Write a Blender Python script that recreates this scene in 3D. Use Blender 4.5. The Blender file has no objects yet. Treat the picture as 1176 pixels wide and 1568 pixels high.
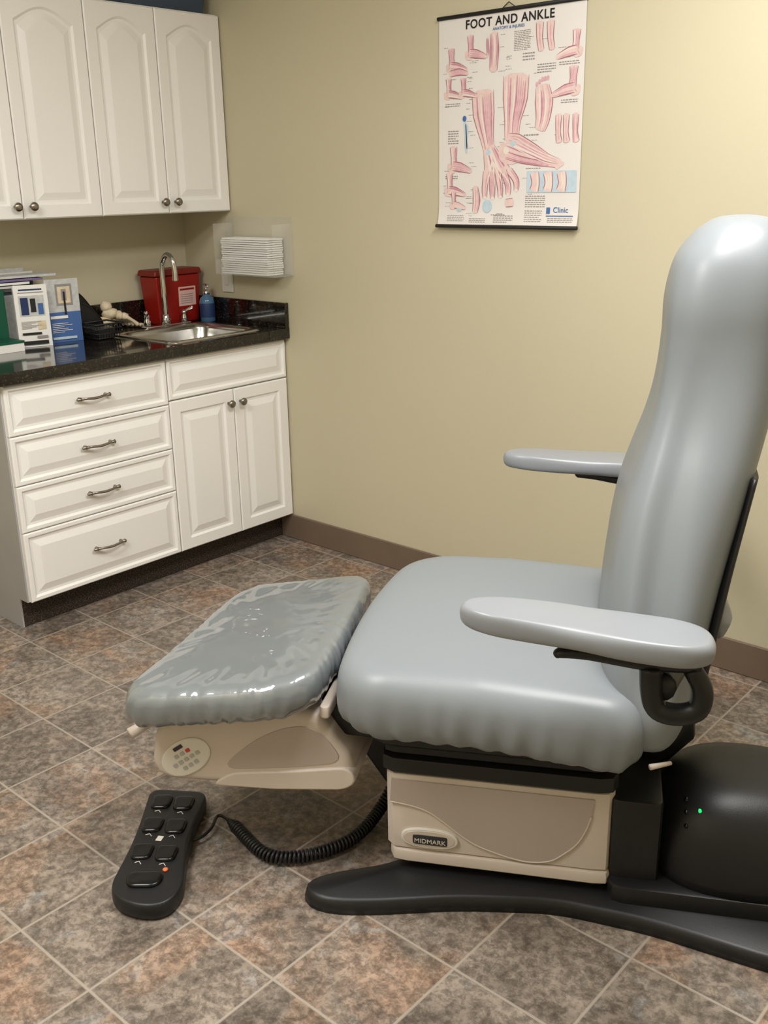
import bpy, bmesh, math, random
from mathutils import Vector, Matrix, noise
random.seed(4)
scene=bpy.context.scene
COL=bpy.context.collection
# ------------------------------------------------------------------ materials
def lin(c):
    return tuple(((v/255)/12.92 if v/255<=.04045 else ((v/255+.055)/1.055)**2.4) for v in c)+(1.0,)
def mat(name,rgb,rough=.5,metal=0,coat=0,coat_r=.05,bump=0,bscale=200,var=0,vscale=8,trans=0,alpha=1,emit=0,ior=1.45,spec=.5,bdist=.002,bdetail=2):
    m=bpy.data.materials.new(name); m.use_nodes=True; nt=m.node_tree; b=nt.nodes['Principled BSDF']
    b.inputs['Base Color'].default_value=lin(rgb); b.inputs['Roughness'].default_value=rough
    b.inputs['Metallic'].default_value=metal; b.inputs['Coat Weight'].default_value=coat
    b.inputs['Coat Roughness'].default_value=coat_r; b.inputs['Transmission Weight'].default_value=trans
    b.inputs['Alpha'].default_value=alpha; b.inputs['IOR'].default_value=ior
    b.inputs['Specular IOR Level'].default_value=spec
    if emit: b.inputs['Emission Color'].default_value=lin(rgb); b.inputs['Emission Strength'].default_value=emit
    tc=nt.nodes.new('ShaderNodeTexCoord')
    if bump:
        n=nt.nodes.new('ShaderNodeTexNoise'); n.inputs['Scale'].default_value=bscale; n.inputs['Detail'].default_value=bdetail
        nt.links.new(tc.outputs['Object'],n.inputs['Vector'])
        bp=nt.nodes.new('ShaderNodeBump'); bp.inputs['Strength'].default_value=bump; bp.inputs['Distance'].default_value=bdist
        nt.links.new(n.outputs['Fac'],bp.inputs['Height']); nt.links.new(bp.outputs['Normal'],b.inputs['Normal'])
        if coat: nt.links.new(bp.outputs['Normal'],b.inputs['Coat Normal'])
    n2=nt.nodes.new('ShaderNodeTexNoise'); n2.inputs['Scale'].default_value=vscale; n2.inputs['Detail'].default_value=1
    nt.links.new(tc.outputs['Object'],n2.inputs['Vector'])
    r=nt.nodes.new('ShaderNodeValToRGB'); k=max(var,.01)
    c=lin(rgb); r.color_ramp.elements[0].position=.3; r.color_ramp.elements[1].position=.7
    r.color_ramp.elements[0].color=tuple(x*(1-k) for x in c[:3])+(1,)
    r.color_ramp.elements[1].color=tuple(min(1,x*(1+k)) for x in c[:3])+(1,)
    nt.links.new(n2.outputs['Fac'],r.inputs['Fac']); nt.links.new(r.outputs['Color'],b.inputs['Base Color'])
    return m
def ramp(nt,stops,src):
    r=nt.nodes.new('ShaderNodeValToRGB'); e=r.color_ramp.elements
    while len(e)<len(stops): e.new(.5)
    for i,(p,c) in enumerate(stops): e[i].position=p; e[i].color=lin(c)
    nt.links.new(src,r.inputs['Fac']); return r.outputs['Color']
def mix(nt,a,b,fac,mode='MIX'):
    m=nt.nodes.new('ShaderNodeMix'); m.data_type='RGBA'; m.blend_type=mode
    for s,v in ((6,a),(7,b),(0,fac)):
        if hasattr(v,'links'): nt.links.new(v,m.inputs[s])
        else: m.inputs[s].default_value=v
    return m.outputs[2]
def floor_mat():
    m=bpy.data.materials.new('slate_tile'); m.use_nodes=True; nt=m.node_tree; N=nt.nodes; L=nt.links; b=N['Principled BSDF']
    g=N.new('ShaderNodeNewGeometry')
    def vm(op,a,bv=None):
        n=N.new('ShaderNodeVectorMath'); n.operation=op
        for i,v in enumerate((a,bv)):
            if v is None: continue
            if hasattr(v,'links'): L.new(v,n.inputs[i])
            else: n.inputs[i].default_value=v
        return n.outputs[0]
    def mm(op,a,bv=0.0,cl=False):
        n=N.new('ShaderNodeMath'); n.operation=op; n.use_clamp=cl
        for i,v in enumerate((a,bv)):
            if hasattr(v,'links'): L.new(v,n.inputs[i])
            else: n.inputs[i].default_value=v
        return n.outputs[0]
    def nz(vec,sc,det=5,rg=.55,dist=0):
        n=N.new('ShaderNodeTexNoise'); n.inputs['Scale'].default_value=sc; n.inputs['Detail'].default_value=det
        n.inputs['Roughness'].default_value=rg; n.inputs['Distortion'].default_value=dist; L.new(vec,n.inputs['Vector']); return n.outputs['Fac']
    p=vm('SUBTRACT',g.outputs['Position'],(.165,-1.805,0)); q=vm('DIVIDE',p,(.2522,.2500,1))
    fl=vm('FLOOR',q); fr=vm('FRACTION',q)
    fl2=vm('MULTIPLY',fl,(1,1,0))
    wn=N.new('ShaderNodeTexWhiteNoise'); wn.noise_dimensions='3D'; L.new(fl2,wn.inputs['Vector'])
    off=vm('MULTIPLY',wn.outputs['Color'],(9,9,9)); pw=vm('ADD',g.outputs['Position'],off)
    n1=nz(pw,5,6,.66,.6); n2=nz(pw,48,5,.75,.25); n3=nz(pw,3.2,4,.6,.9); n4=nz(pw,8,6,.7,1.2)
    base=ramp(nt,[(.30,(104,94,86)),(.45,(128,117,106)),(.56,(146,134,122)),(.72,(166,154,141))],n1)
    rust=ramp(nt,[(.3,(136,108,88)),(.55,(170,137,112)),(.75,(188,161,136))],n4)
    rt=mm('ADD',n3,mm('MULTIPLY',mm('SUBTRACT',wn.outputs['Value'],.5),.14))
    rf=mm('MULTIPLY',mm('SUBTRACT',rt,.52),6.,True)
    c1=mix(nt,base,rust,mm('MULTIPLY',rf,.62))
    bl=mm('MULTIPLY',mm('SUBTRACT',n4,.57),10.,True)
    c2=mix(nt,c1,lin((148,151,152)),mm('MULTIPLY',bl,.5))
    fine=ramp(nt,[(.36,(112,108,104)),(.48,(184,182,180)),(.60,(255,255,255))],n2)
    c3=mix(nt,c2,fine,.75,'MULTIPLY')
    tb=mm('ADD',mm('MULTIPLY',wn.outputs['Value'],.22),1.04)
    hs=N.new('ShaderNodeHueSaturation'); L.new(c3,hs.inputs['Color']); L.new(tb,hs.inputs['Value'])
    sx=N.new('ShaderNodeSeparateXYZ'); L.new(fr,sx.inputs[0])
    ex=mm('MINIMUM',sx.outputs[0],mm('SUBTRACT',1.,sx.outputs[0])); ey=mm('MINIMUM',sx.outputs[1],mm('SUBTRACT',1.,sx.outputs[1]))
    e=mm('MINIMUM',ex,ey)
    e=mm('ADD',e,mm('MULTIPLY',mm('SUBTRACT',n2,.5),.012))
    gm=mm('SUBTRACT',1.,mm('MULTIPLY',mm('SUBTRACT',e,.007),120.,True),True)
    gm=mm('MULTIPLY',gm,.75)
    c4=mix(nt,hs.outputs['Color'],lin((170,160,147)),gm)
    L.new(c4,b.inputs['Base Color'])
    b.inputs['Roughness'].default_value=.38; b.inputs['Specular IOR Level'].default_value=.45
    h=mm('SUBTRACT',mm('ADD',mm('MULTIPLY',n2,.5),n1),mm('MULTIPLY',gm,.6))
    bp=N.new('ShaderNodeBump'); bp.inputs['Strength'].default_value=.4; bp.inputs['Distance'].default_value=.003
    L.new(h,bp.inputs['Height']); L.new(bp.outputs['Normal'],b.inputs['Normal'])
    return m
def granite_mat():
    m=bpy.data.materials.new('dark_granite'); m.use_nodes=True; nt=m.node_tree; N=nt.nodes; b=N['Principled BSDF']
    tc=N.new('ShaderNodeTexCoord'); v=N.new('ShaderNodeTexVoronoi'); v.inputs['Scale'].default_value=190; nt.links.new(tc.outputs['Object'],v.inputs['Vector'])
    s=N.new('ShaderNodeSeparateColor'); nt.links.new(v.outputs['Color'],s.inputs[0])
    c=ramp(nt,[(0,(13,11,10)),(.66,(20,17,15)),(.85,(38,30,25)),(.97,(62,52,42))],s.outputs[0])
    nt.links.new(c,b.inputs['Base Color']); b.inputs['Roughness'].default_value=.10; b.inputs['Coat Weight'].default_value=.4
    return m
def speckle_mat(name,a,bb,scale=260):
    m=bpy.data.materials.new(name); m.use_nodes=True; nt=m.node_tree; N=nt.nodes; b=N['Principled BSDF']
    tc=N.new('ShaderNodeTexCoord'); n=N.new('ShaderNodeTexNoise'); n.inputs['Scale'].default_value=scale; nt.links.new(tc.outputs['Object'],n.inputs['Vector'])
    nt.links.new(ramp(nt,[(.48,a),(.62,bb)],n.outputs['Fac']),b.inputs['Base Color']); b.inputs['Roughness'].default_value=.7
    return m
M={}
M['wall']=mat('wall_paint',(201,193,166),.5,bump=.2,bscale=90,var=.02,vscale=1.5,bdist=.0012)
M['ceil']=mat('ceiling_paint',(240,239,236),.9,bump=.3,bscale=60)
M['floor']=floor_mat(); M['granite']=granite_mat()
M['base']=mat('brown_vinyl',(116,99,84),.45,var=.05)
M['white']=mat('white_thermofoil',(242,240,237),.32,var=.015,vscale=3)
M['side']=mat('laminate_painted_shade',(166,164,162),.5,var=.03)  # shade on the cabinet end panel, put into its base colour as grey
M['toe']=speckle_mat('toe_kick_speckle',(28,24,20),(84,70,56),200)
M['nickel']=mat('brushed_nickel',(150,142,132),.3,1,var=.05)
M['chrome']=mat('chrome',(215,215,215),.08,1)
M['steel']=mat('stainless_steel',(190,188,184),.22,1,var=.05,vscale=30)
M['vinyl']=mat('grey_vinyl',(132,138,143),.40,coat=.10,coat_r=.3,bump=.08,bscale=350,var=.015,vscale=4,bdist=.0006)
M['wrap']=mat('plastic_wrapped_vinyl',(116,122,125),.35,coat=1,coat_r=.03,bump=.42,bscale=6.5,var=.04,vscale=5,bdist=.02,bdetail=2)
M['wrap'].node_tree.nodes['Principled BSDF'].inputs['Coat IOR'].default_value=1.75
M['arm']=mat('grey_arm_urethane',(138,142,148),.36,coat=.2,coat_r=.2,var=.015)
M['beige']=mat('beige_abs',(206,194,183),.38,var=.02)
M['beige2']=mat('beige_abs_dark',(180,168,159),.42,var=.02)
M['blk']=mat('black_plastic',(27,27,28),.42,bump=.3,bscale=400,bdist=.0005)
M['blkg']=mat('black_gloss_plastic',(14,15,16),.25)
M['label']=mat('label_white',(222,219,210),.5)
M['dark']=mat('dark_label',(52,50,50),.4)
M['key']=mat('key_grey',(176,178,176),.5)
M['paper']=mat('poster_paper',(230,225,222),.42,var=.01)
M['ink']=mat('ink_black',(30,28,30),.6)
M['ptext']=mat('ink_grey',(150,144,144),.6)
M['pink']=mat('ink_pink',(218,172,180),.6,var=.08,vscale=60)
M['pinkd']=mat('ink_rose',(198,140,158),.6,var=.10,vscale=60)
M['pinkl']=mat('ink_pale_pink',(230,203,198),.6,var=.05,vscale=60)
M['tend']=mat('ink_tendon_white',(234,222,214),.6)
M['line']=mat('ink_brown_line',(168,112,122),.6)
M['pblue']=mat('ink_blue',(70,112,170),.6)
M['pbluel']=mat('ink_pale_blue',(190,210,222),.6,var=.05,vscale=60)
M['bone']=mat('bone_plastic',(222,206,176),.5,var=.08,vscale=40)
M['red']=mat('red_plastic',(146,26,18),.35)
M['redd']=mat('dark_red_plastic',(122,34,24),.4)
M['pinklab']=mat('label_pink',(226,186,178),.5)
M['green']=mat('green_folder',(14,84,62),.45)
M['blue']=mat('blue_print',(72,106,166),.4)
M['navy']=mat('navy_print',(36,54,96),.4)
M['mag']=mat('magazine_paper',(198,200,200),.4,var=.1,vscale=60)
M['purple']=mat('magazine_cover',(120,104,150),.4)
M['gel']=mat('blue_soap_gel',(90,130,165),.1,trans=.3)
M['acr']=mat('clear_acrylic',(232,232,226),.03,alpha=.13,spec=.8)
M['wpaper']=mat('white_paper',(240,239,236),.6)
M['bluebox']=mat('slate_blue_plastic',(60,74,92),.45)
M['lens']=mat('troffer_lens',(255,252,246),.4,emit=3.0)
M['led']=mat('green_led',(20,225,110),.3,emit=1.2)
M['orange']=mat('orange_button',(226,120,70),.4)
M['redb']=mat('red_button',(200,70,70),.4)
# ------------------------------------------------------------------ builders
def empty(name,loc=(0,0,0),rz=0):
    e=bpy.data.objects.new(name,None); e.location=loc; e.rotation_euler=(0,0,rz); e.empty_display_size=.1; COL.objects.link(e); return e
def mk(name,vs,fs,m,parent=None,smooth=False,bev=0,seg=2,sub=0):
    me=bpy.data.meshes.new(name); bm=bmesh.new()
    bv=[bm.verts.new(v) for v in vs]
    for f in fs:
        try: bm.faces.new([bv[i] for i in f])
        except ValueError: pass
    bmesh.ops.recalc_face_normals(bm,faces=bm.faces)
    if bev:
        ed=[e for e in bm.edges if len(e.link_faces)==2 and e.calc_face_angle(0)>.5]
        bmesh.ops.bevel(bm,geom=ed,offset=bev,segments=seg,affect='EDGES',profile=.5)
    bm.to_mesh(me); bm.free(); me.materials.append(m)
    if smooth: me.shade_smooth()
    o=bpy.data.objects.new(name,me); COL.objects.link(o)
    if parent: o.parent=parent
    if bev:
        me.shade_smooth(); w=o.modifiers.new('w','WEIGHTED_NORMAL')
    return o
def box(name,x0,x1,y0,y1,z0,z1,m,parent=None,bev=0,seg=2):
    vs=[(x,y,z) for x in (x0,x1) for y in (y0,y1) for z in (z0,z1)]
    fs=[(0,1,3,2),(4,6,7,5),(0,4,5,1),(2,3,7,6),(0,2,6,4),(1,5,7,3)]
    return mk(name,vs,fs,m,parent,bev=bev,seg=seg)
def obox(name,c,d,wd,th,z0,z1,m,parent=None,bev=0,lean=0):
    d=Vector((d[0],d[1],0)).normalized(); n=Vector((-d.y,d.x,0)); C=Vector((c[0],c[1],0)); vs=[]
    for s in (-.5,.5):
        for t in (-.5,.5):
            for z in (z0,z1):
                p=C+d*wd*s+n*(th*t+(lean*(z-z0)))+Vector((0,0,z)); vs.append(p)
    fs=[(0,1,3,2),(4,6,7,5),(0,4,5,1),(2,3,7,6),(0,2,6,4),(1,5,7,3)]
    return mk(name,vs,fs,m,parent,bev=bev)
def catmull(pts,n=8):
    P=[Vector(p) for p in pts]; out=[]
    for i in range(len(P)-1):
        p0=P[max(i-1,0)];p1=P[i];p2=P[i+1];p3=P[min(i+2,len(P)-1)]
        for k in range(n):
            t=k/n; out.append(.5*((2*p1)+(p2-p0)*t+(2*p0-5*p1+4*p2-p3)*t*t+(-p0+3*p1-3*p2+p3)*t**3))
    out.append(P[-1]); return out
def tube(name,pts,rad,m,parent=None,seg=12,smooth_n=0,flat=1.0):
    if smooth_n:
        n0=len(pts); pp=catmull(pts,smooth_n)
        if not isinstance(rad,(int,float)):
            rr=[]
            for i in range(n0-1):
                for k in range(smooth_n): t=k/smooth_n; rr.append(rad[i]*(1-t)+rad[i+1]*t)
            rr.append(rad[-1]); rad=rr
        pts=pp
    P=[Vector(p) for p in pts]; n=len(P)
    R=[rad]*n if isinstance(rad,(int,float)) else rad
    vs=[];fs=[]; up=None
    for i,p in enumerate(P):
        t=(P[min(i+1,n-1)]-P[max(i-1,0)]).normalized()
        if up is None:
            a=Vector((0,0,1)) if abs(t.z)<.9 else Vector((1,0,0)); up=(a-t*a.dot(t)).normalized()
        else: up=(up-t*up.dot(t)).normalized()
        s=t.cross(up)
        for k in range(seg):
            a=2*math.pi*k/seg; vs.append(p+(up*math.sin(a)*flat+s*math.cos(a))*R[i])
    for i in range(n-1):
        for k in range(seg):
            k2=(k+1)%seg; fs.append((i*seg+k,i*seg+k2,(i+1)*seg+k2,(i+1)*seg+k))
    fs.append(tuple(range(seg))); fs.append(tuple((n-1)*seg+k for k in range(seg)))
    return mk(name,vs,fs,m,parent,smooth=True)
def lathe(name,c,prof,m,parent=None,seg=24,axis='Z'):
    vs=[];fs=[]; c=Vector(c)
    for r,h in prof:
        for k in range(seg):
            a=2*math.pi*k/seg; x,y=r*math.cos(a),r*math.sin(a)
            v=Vector((x,y,h)) if axis=='Z' else (Vector((h,x,y)) if axis=='X' else Vector((x,h,y)))
            vs.append(c+v)
    n=len(prof)
    for i in range(n-1):
        for k in range(seg):
            k2=(k+1)%seg; fs.append((i*seg+k,i*seg+k2,(i+1)*seg+k2,(i+1)*seg+k))
    fs.append(tuple(range(seg))); fs.append(tuple((n-1)*seg+k for k in range(seg)))
    return mk(name,vs,fs,m,parent,smooth=True)
def round_poly(pts,rads,N=120):
    out=[]; n=len(pts); P=[Vector((p[0],p[1])) for p in pts]
    if isinstance(rads,(int,float)): rads=[rads]*n
    for i in range(n):
        a=P[i-1];b=P[i];c=P[(i+1)%n]; r=rads[i]
        da=(a-b); dc=(c-b); p0=b+da.normalized()*min(r,da.length*.49); p2=b+dc.normalized()*min(r,dc.length*.49)
        for k in range(13):
            t=k/12; w=.8*(1-t)*t*2
            out.append(((1-t)**2*p0+w*b+t*t*p2)/((1-t)**2+w+t*t))
    L=[0]; m=len(out)
    for i in range(m): L.append(L[-1]+(out[(i+1)%m]-out[i]).length)
    res=[];j=0
    for k in range(N):
        s=L[-1]*k/N
        while L[j+1]<s: j+=1
        t=(s-L[j])/max(1e-9,L[j+1]-L[j]); res.append(out[j].lerp(out[(j+1)%m],t))
    return res
def slab(name,outline,zfn,thick,r,m,parent,crown=0,pucker=0,flip=True,pf=46,topw=0,edgew=0):
    C=sum(outline,Vector((0,0)))/len(outline); n=len(outline); vs=[];fs=[]
    prof=[(r*1.6,0,1)]
    for k in range(15):
        a=-math.pi/2+math.pi*k/14
        ca=abs(math.cos(a))**.75; sa=math.copysign(abs(math.sin(a))**.85,math.sin(a))
        prof.append((r*(1-ca),(thick/2)*(1+sa),1))
    for k in (.97,.93,.88,.82,.74,.64,.52,.38,.24,.12): prof.append((r,thick,k))
    for pi,(ins,h,k) in enumerate(prof):
        for i,p in enumerate(outline):
            d=p-C; R=d.length; q=C+d/R*((R-ins)*k)
            w=0
            if pucker and k==1:
                lo=max(0,1-h/(thick*.75)); a=i/n*pf*2*math.pi
                w=pucker*lo*(math.sin(a+3*noise.noise(Vector((i*.13,1,2))))*.6+1.2*noise.noise(Vector((q.x*38,q.y*38,h*10))))
            if edgew:
                ek=math.exp(-((k-.93)/.09)**2) if pi>9 else .5
                w+=edgew*(0 if k<1 else 1)*noise.noise(Vector((i*.45,5,h*12)))
            q2=q+d/R*w
            tw=topw*noise.noise(Vector((q.x*8,q.y*8,3))) if topw else 0
            if edgew and pi>9: tw+=edgew*ek*1.2*noise.noise(Vector((math.cos(i/n*6.283)*9,math.sin(i/n*6.283)*9,k*2+7)))
            z=zfn(q2.x,q2.y)+h+crown*(1-((R-ins)*k/R)**2)+tw
            vs.append((-q2.x if flip else q2.x,q2.y,z))
    L=len(prof)
    for i in range(L-1):
        for k in range(n):
            k2=(k+1)%n; fs.append((i*n+k,i*n+k2,(i+1)*n+k2,(i+1)*n+k))
    fs.append(tuple(range(n)))
    fs.append(tuple((L-1)*n+k for k in range(n)))
    return mk(name,vs,fs,m,parent,smooth=True)
def prism(name,prof,v0,v1,m,parent,bev=0,seg=3):
    n=len(prof); vs=[(-u,v0,z) for u,z in prof]+[(-u,v1,z) for u,z in prof]
    fs=[tuple(range(n)),tuple(range(n,2*n))]+[(i,(i+1)%n,n+(i+1)%n,n+i) for i in range(n)]
    me=bpy.data.meshes.new(name); bm=bmesh.new(); bv=[bm.verts.new(v) for v in vs]
    caps=[bm.faces.new([bv[i] for i in f]) for f in fs[:2]]
    for f in fs[2:]: bm.faces.new([bv[i] for i in f])
    bmesh.ops.recalc_face_normals(bm,faces=bm.faces)
    if bev:
        ed=list({e for c in caps for e in c.edges}); bmesh.ops.bevel(bm,geom=ed,offset=bev,segments=seg,affect='EDGES',profile=.5)
    bm.to_mesh(me); bm.free(); me.materials.append(m); me.shade_smooth()
    o=bpy.data.objects.new(name,me); COL.objects.link(o); o.parent=parent
    try: me.set_sharp_from_angle(angle=math.radians(50))
    except Exception: pass
    o.modifiers.new('w','WEIGHTED_NORMAL')
    return o
def text(name,body,size,loc,rot,m,parent,ext=.0004,align='CENTER'):
    t=bpy.data.curves.new(name,'FONT'); t.body=body; t.size=size; t.extrude=ext; t.align_x=align; t.align_y='CENTER'; t.materials.append(m)
    o=bpy.data.objects.new(name,t); o.location=loc; o.rotation_euler=rot; COL.objects.link(o); o.parent=parent; return t
# ------------------------------------------------------------------ room
RX,RY,RZ=4.7,-3.7,2.62
box('floor',-.1,RX+.1,RY-.1,.1,-.1,0,M['floor'])
box('ceiling',-.1,RX+.1,RY-.1,.1,RZ,RZ+.1,M['ceil'])
box('wall_left',-.1,0,RY-.1,.1,0,RZ,M['wall'])
box('wall_back',0,RX,0,.1,0,RZ,M['wall'])
box('wall_right',RX,RX+.1,RY-.1,.1,0,RZ,M['wall'])
box('wall_front',0,RX,RY-.1,RY,0,RZ,M['wall'])
box('baseboard_back',.548,RX-.013,-.012,-.0005,.0005,.108,M['base'],bev=.003)
box('baseboard_left',.0005,.012,RY+.013,-1.30,.0005,.108,M['base'],bev=.003)
box('baseboard_right',RX-.012,RX-.0005,RY+.013,-.013,.0005,.108,M['base'],bev=.003)
box('baseboard_front',.013,RX-.013,RY+.0005,RY+.012,.0005,.108,M['base'],bev=.003)
# ------------------------------------------------------------------ cabinets
def door(name,x,y0,y1,z0,z1,parent,frame=.058,arch=0,th=.019):
    ns=14
    def loop(ins,dep,ar):
        a0,a1,b0,b1=y0+ins,y1-ins,z0+ins,z1-ins; pts=[]
        for i in range(ns): pts.append((a0+(a1-a0)*i/ns,b0))
        for i in range(ns): pts.append((a1,b0+(b1-ar-b0)*i/ns))
        for i in range(ns):
            s=i/ns; bump=math.sin(math.pi*s)**1.1 if ar else 0
            pts.append((a1-(a1-a0)*s,b1-ar+ar*bump))
        for i in range(ns): pts.append((a0,b1-ar-(b1-ar-b0)*i/ns))
        return [(x+dep,p[0],p[1]) for p in pts]
    g=.0075
    L=[loop(0,0,0),loop(0,th-.004,0),loop(.004,th,0),loop(frame-.007,th,arch),loop(frame,th-g,arch),loop(frame+.009,th-g,arch),loop(frame+.032,th-.0005,arch*.95),loop(frame+.034,th,arch*.95)]
    n=4*ns; vs=[p for l in L for p in l]; fs=[]
    for i in range(len(L)-1):
        for k in range(n): k2=(k+1)%n; fs.append((i*n+k,i*n+k2,(i+1)*n+k2,(i+1)*n+k))
    fs.append(tuple(range(n))); fs.append(tuple((len(L)-1)*n+k for k in range(n)))
    return mk(name,vs,fs,M['white'],parent)
def knob(name,x,y,z,parent,s=1):
    lathe(name,(x,y,z),[(.006*s,0),(.006*s,.012*s),(.012*s,.016*s),(.0155*s,.022*s),(.014*s,.028*s),(.006*s,.031*s)],M['nickel'],parent,seg=20,axis='X')
bc=empty('base_cabinet')
BL=1.2528; S=.607; S2=.295
box('carcass_side_left',.005,.600,-BL,-BL+.016,.11,.874,M['white'],bc)
box('carcass_side_right',.005,.600,-.020,-.004,.11,.874,M['white'],bc)
box('carcass_divider',.005,.600,-S-.008,-S+.008,.11,.874,M['white'],bc)
box('carcass_bottom',.005,.600,-BL+.016,-.020,.11,.126,M['white'],bc)
box('carcass_back',.005,.012,-BL+.016,-.020,.126,.874,M['white'],bc)
box('carcass_front_frame',.584,.600,-BL+.016,-.020,.126,.76,M['white'],bc)
box('carcass_front_rail',.584,.600,-BL+.016,-.020,.76,.874,M['white'],bc)
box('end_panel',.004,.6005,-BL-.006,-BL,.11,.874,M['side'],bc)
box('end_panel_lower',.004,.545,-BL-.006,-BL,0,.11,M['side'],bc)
box('toe_kick',.005,.545,-BL+.001,-.004,0,.11,M['toe'],bc)
for i,(z0,z1) in enumerate([(.70,.868),(.53,.697),(.365,.527),(.112,.362)]):
    door('drawer_front_%d'%(i+1),.601,-BL+.002,-S-.002,z0,z1,bc,frame=.022)
    zc=(z0+z1)/2; yc=(-BL-S)/2
    tube('drawer_pull_%d'%(i+1),[(.618,yc-.052,zc),(.632,yc-.05,zc),(.643,yc-.035,zc+.001),(.645,yc,zc-.002),(.643,yc+.035,zc+.001),(.632,yc+.05,zc),(.618,yc+.052,zc)],[.007,.006,.0042,.005,.0042,.006,.007],M['nickel'],bc,seg=10,smooth_n=5)
    for s in (-1,1): lathe('pull_finial_%d_%d'%(i+1,s+1),(.634,yc+s*.058,zc),[(.002,-.012),(.006,-.008),(.005,0),(.008,.005),(.003,.01)],M['nickel'],bc,seg=12,axis='Y')
door('false_drawer_front',.601,-S+.002,-.006,.713,.868,bc,frame=.02)
door('cabinet_door_a',.601,-S+.002,-S2-.0015,.112,.708,bc,frame=.052)
door('cabinet_door_b',.601,-S2+.0015,-.006,.112,.708,bc,frame=.052)
knob('knob_a',.620,-S2-.03,.655,bc); knob('knob_b',.620,-S2+.03,.655,bc)
uc=empty('wall_cabinet')
box('carcass_upper',.004,.309,-1.262,-.004,1.371,2.105,M['white'],uc)
ys=[-.004,-.3135,-.6158,-.9349,-1.26]
for i in range(4):
    door('upper_door_%d'%(i+1),.311,ys[i+1]+.0015,ys[i]-.0015,1.373,2.10,uc,frame=.052,arch=.045)
for i,y in enumerate([-.3135-.03,-.3135+.03,-.9349-.03,-.9349+.03]): knob('knob_%d'%(i+1),.330,y,1.415,uc)
st=empty('storage_tray')
def opentub(name,x0,x1,y0,y1,z0,z1,m,parent,t=.004,fl=.01):
    vs=[];fs=[]
    def rect(a,z): return [(x0-a,y0-a,z),(x1+a,y0-a,z),(x1+a,y1+a,z),(x0-a,y1+a,z)]
    for r in (rect(-fl,z0),rect(0,z1),rect(.008,z1),rect(.008,z1+.006),rect(-t,z1+.006),rect(-fl-t,z0+t)): vs+=r
    for i in range(5):
        for k in range(4): k2=(k+1)%4; fs.append((i*4+k,i*4+k2,(i+1)*4+k2,(i+1)*4+k))
    fs+=[(0,1,2,3),(20,21,22,23)]
    return mk(name,vs,fs,m,parent)
opentub('tray_body',.03,.30,-.42,-.04,2.1055,2.19,M['bluebox'],st)
# ------------------------------------------------------------------ counter & sink
ct=empty('countertop')
CX=.645; CY=-1.285; SX0,SX1,SY0,SY1=.225,.575,-.535,-.115
box('counter_left',.002,CX,CY,SY0,.8745,.915,M['granite'],ct,bev=.003)
box('counter_right',.002,CX,SY1,-.002,.8745,.915,M['granite'],ct)
box('counter_back',.002,SX0,SY0-.002,SY1+.002,.8746,.9149,M['granite'],ct)
box('counter_front',SX1,CX,SY0-.002,SY1+.002,.8746,.9149,M['granite'],ct)
box('backsplash_left',.002,.022,CY,-.003,.915,1.017,M['granite'],ct,bev=.002)
box('backsplash_back',.022,CX,-.022,-.002,.915,1.017,M['granite'],ct,bev=.002)
sk=empty('kitchen_sink')
def rr_(a,z,r): return [(p.x,p.y,z) for p in round_poly([(SX0-a,SY0-a),(SX1+a,SY0-a),(SX1+a,SY1+a),(SX0-a,SY1+a)],r,64)]
L=[rr_(.022,.9152,.03),rr_(.020,.921,.03),rr_(.008,.922,.03),rr_(-.010,.918,.04),rr_(-.014,.90,.05),rr_(-.02,.79,.05),rr_(-.05,.765,.06)]
vs=[p for l in L for p in l]; fs=[]; n=64
for i in range(len(L)-1):
    for k in range(n): k2=(k+1)%n; fs.append((i*n+k,i*n+k2,(i+1)*n+k2,(i+1)*n+k))
fs.append(tuple((len(L)-1)*n+k for k in range(n)))
mk('sink_bowl',vs,fs,M['steel'],sk,smooth=True)
lathe('drain',((SX0+SX1)/2,(SY0+SY1)/2,.766),[(.04,0),(.04,.003),(.03,.002)],M['chrome'],sk)
fc=empty('faucet')
fx,fy=.175,-.262
box('deck_plate',fx-.020,fx+.022,fy-.115,fy+.115,.9152,.926,M['chrome'],fc,bev=.004)
lathe('spout_base',(fx,fy,.926),[(.019,0),(.018,.02),(.013,.032),(.011,.04)],M['chrome'],fc)
tube('spout',[(fx,fy,.95),(fx,fy,1.05),(fx,fy,1.15),(fx+.010,fy+.001,1.185),(fx+.038,fy+.003,1.208),(fx+.066,fy+.005,1.19),(fx+.077,fy+.006,1.15),(fx+.077,fy+.006,1.105)],[.0115,.0105,.0105,.0105,.0105,.0105,.0105,.0125],M['chrome'],fc,smooth_n=8)
for s in (-1,1):
    lathe('handle_hub_%d'%(s+1),(fx,fy+s*.095,.926),[(.015,0),(.014,.02),(.010,.028),(.010,.034),(.013,.04),(.006,.05)],M['chrome'],fc)
    tube('handle_lever_%d'%(s+1),[(fx,fy+s*.095,.966),(fx+.014,fy+s*.105,.975),(fx+.03,fy+s*.12,.986)],[.0055,.006,.008],M['chrome'],fc,smooth_n=4)
sc=empty('sharps_container',(.086,-.158,.9155),math.radians(2))
def tub(name,w0,d0,w1,d1,z0,z1,m,parent,bev=.008):
    vs=[(-d0,-w0,z0),(d0,-w0,z0),(d0,w0,z0),(-d0,w0,z0),(-d1,-w1,z1),(d1,-w1,z1),(d1,w1,z1),(-d1,w1,z1)]
    return mk(name,vs,[(0,1,2,3),(4,5,6,7),(0,1,5,4),(1,2,6,5),(2,3,7,6),(3,0,4,7)],m,parent,bev=bev)
tub('bin_body',.106,.048,.120,.056,0,.20,M['red'],sc)
tub('bin_lid',.128,.061,.122,.056,.201,.226,M['redd'],sc,.006)
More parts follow.
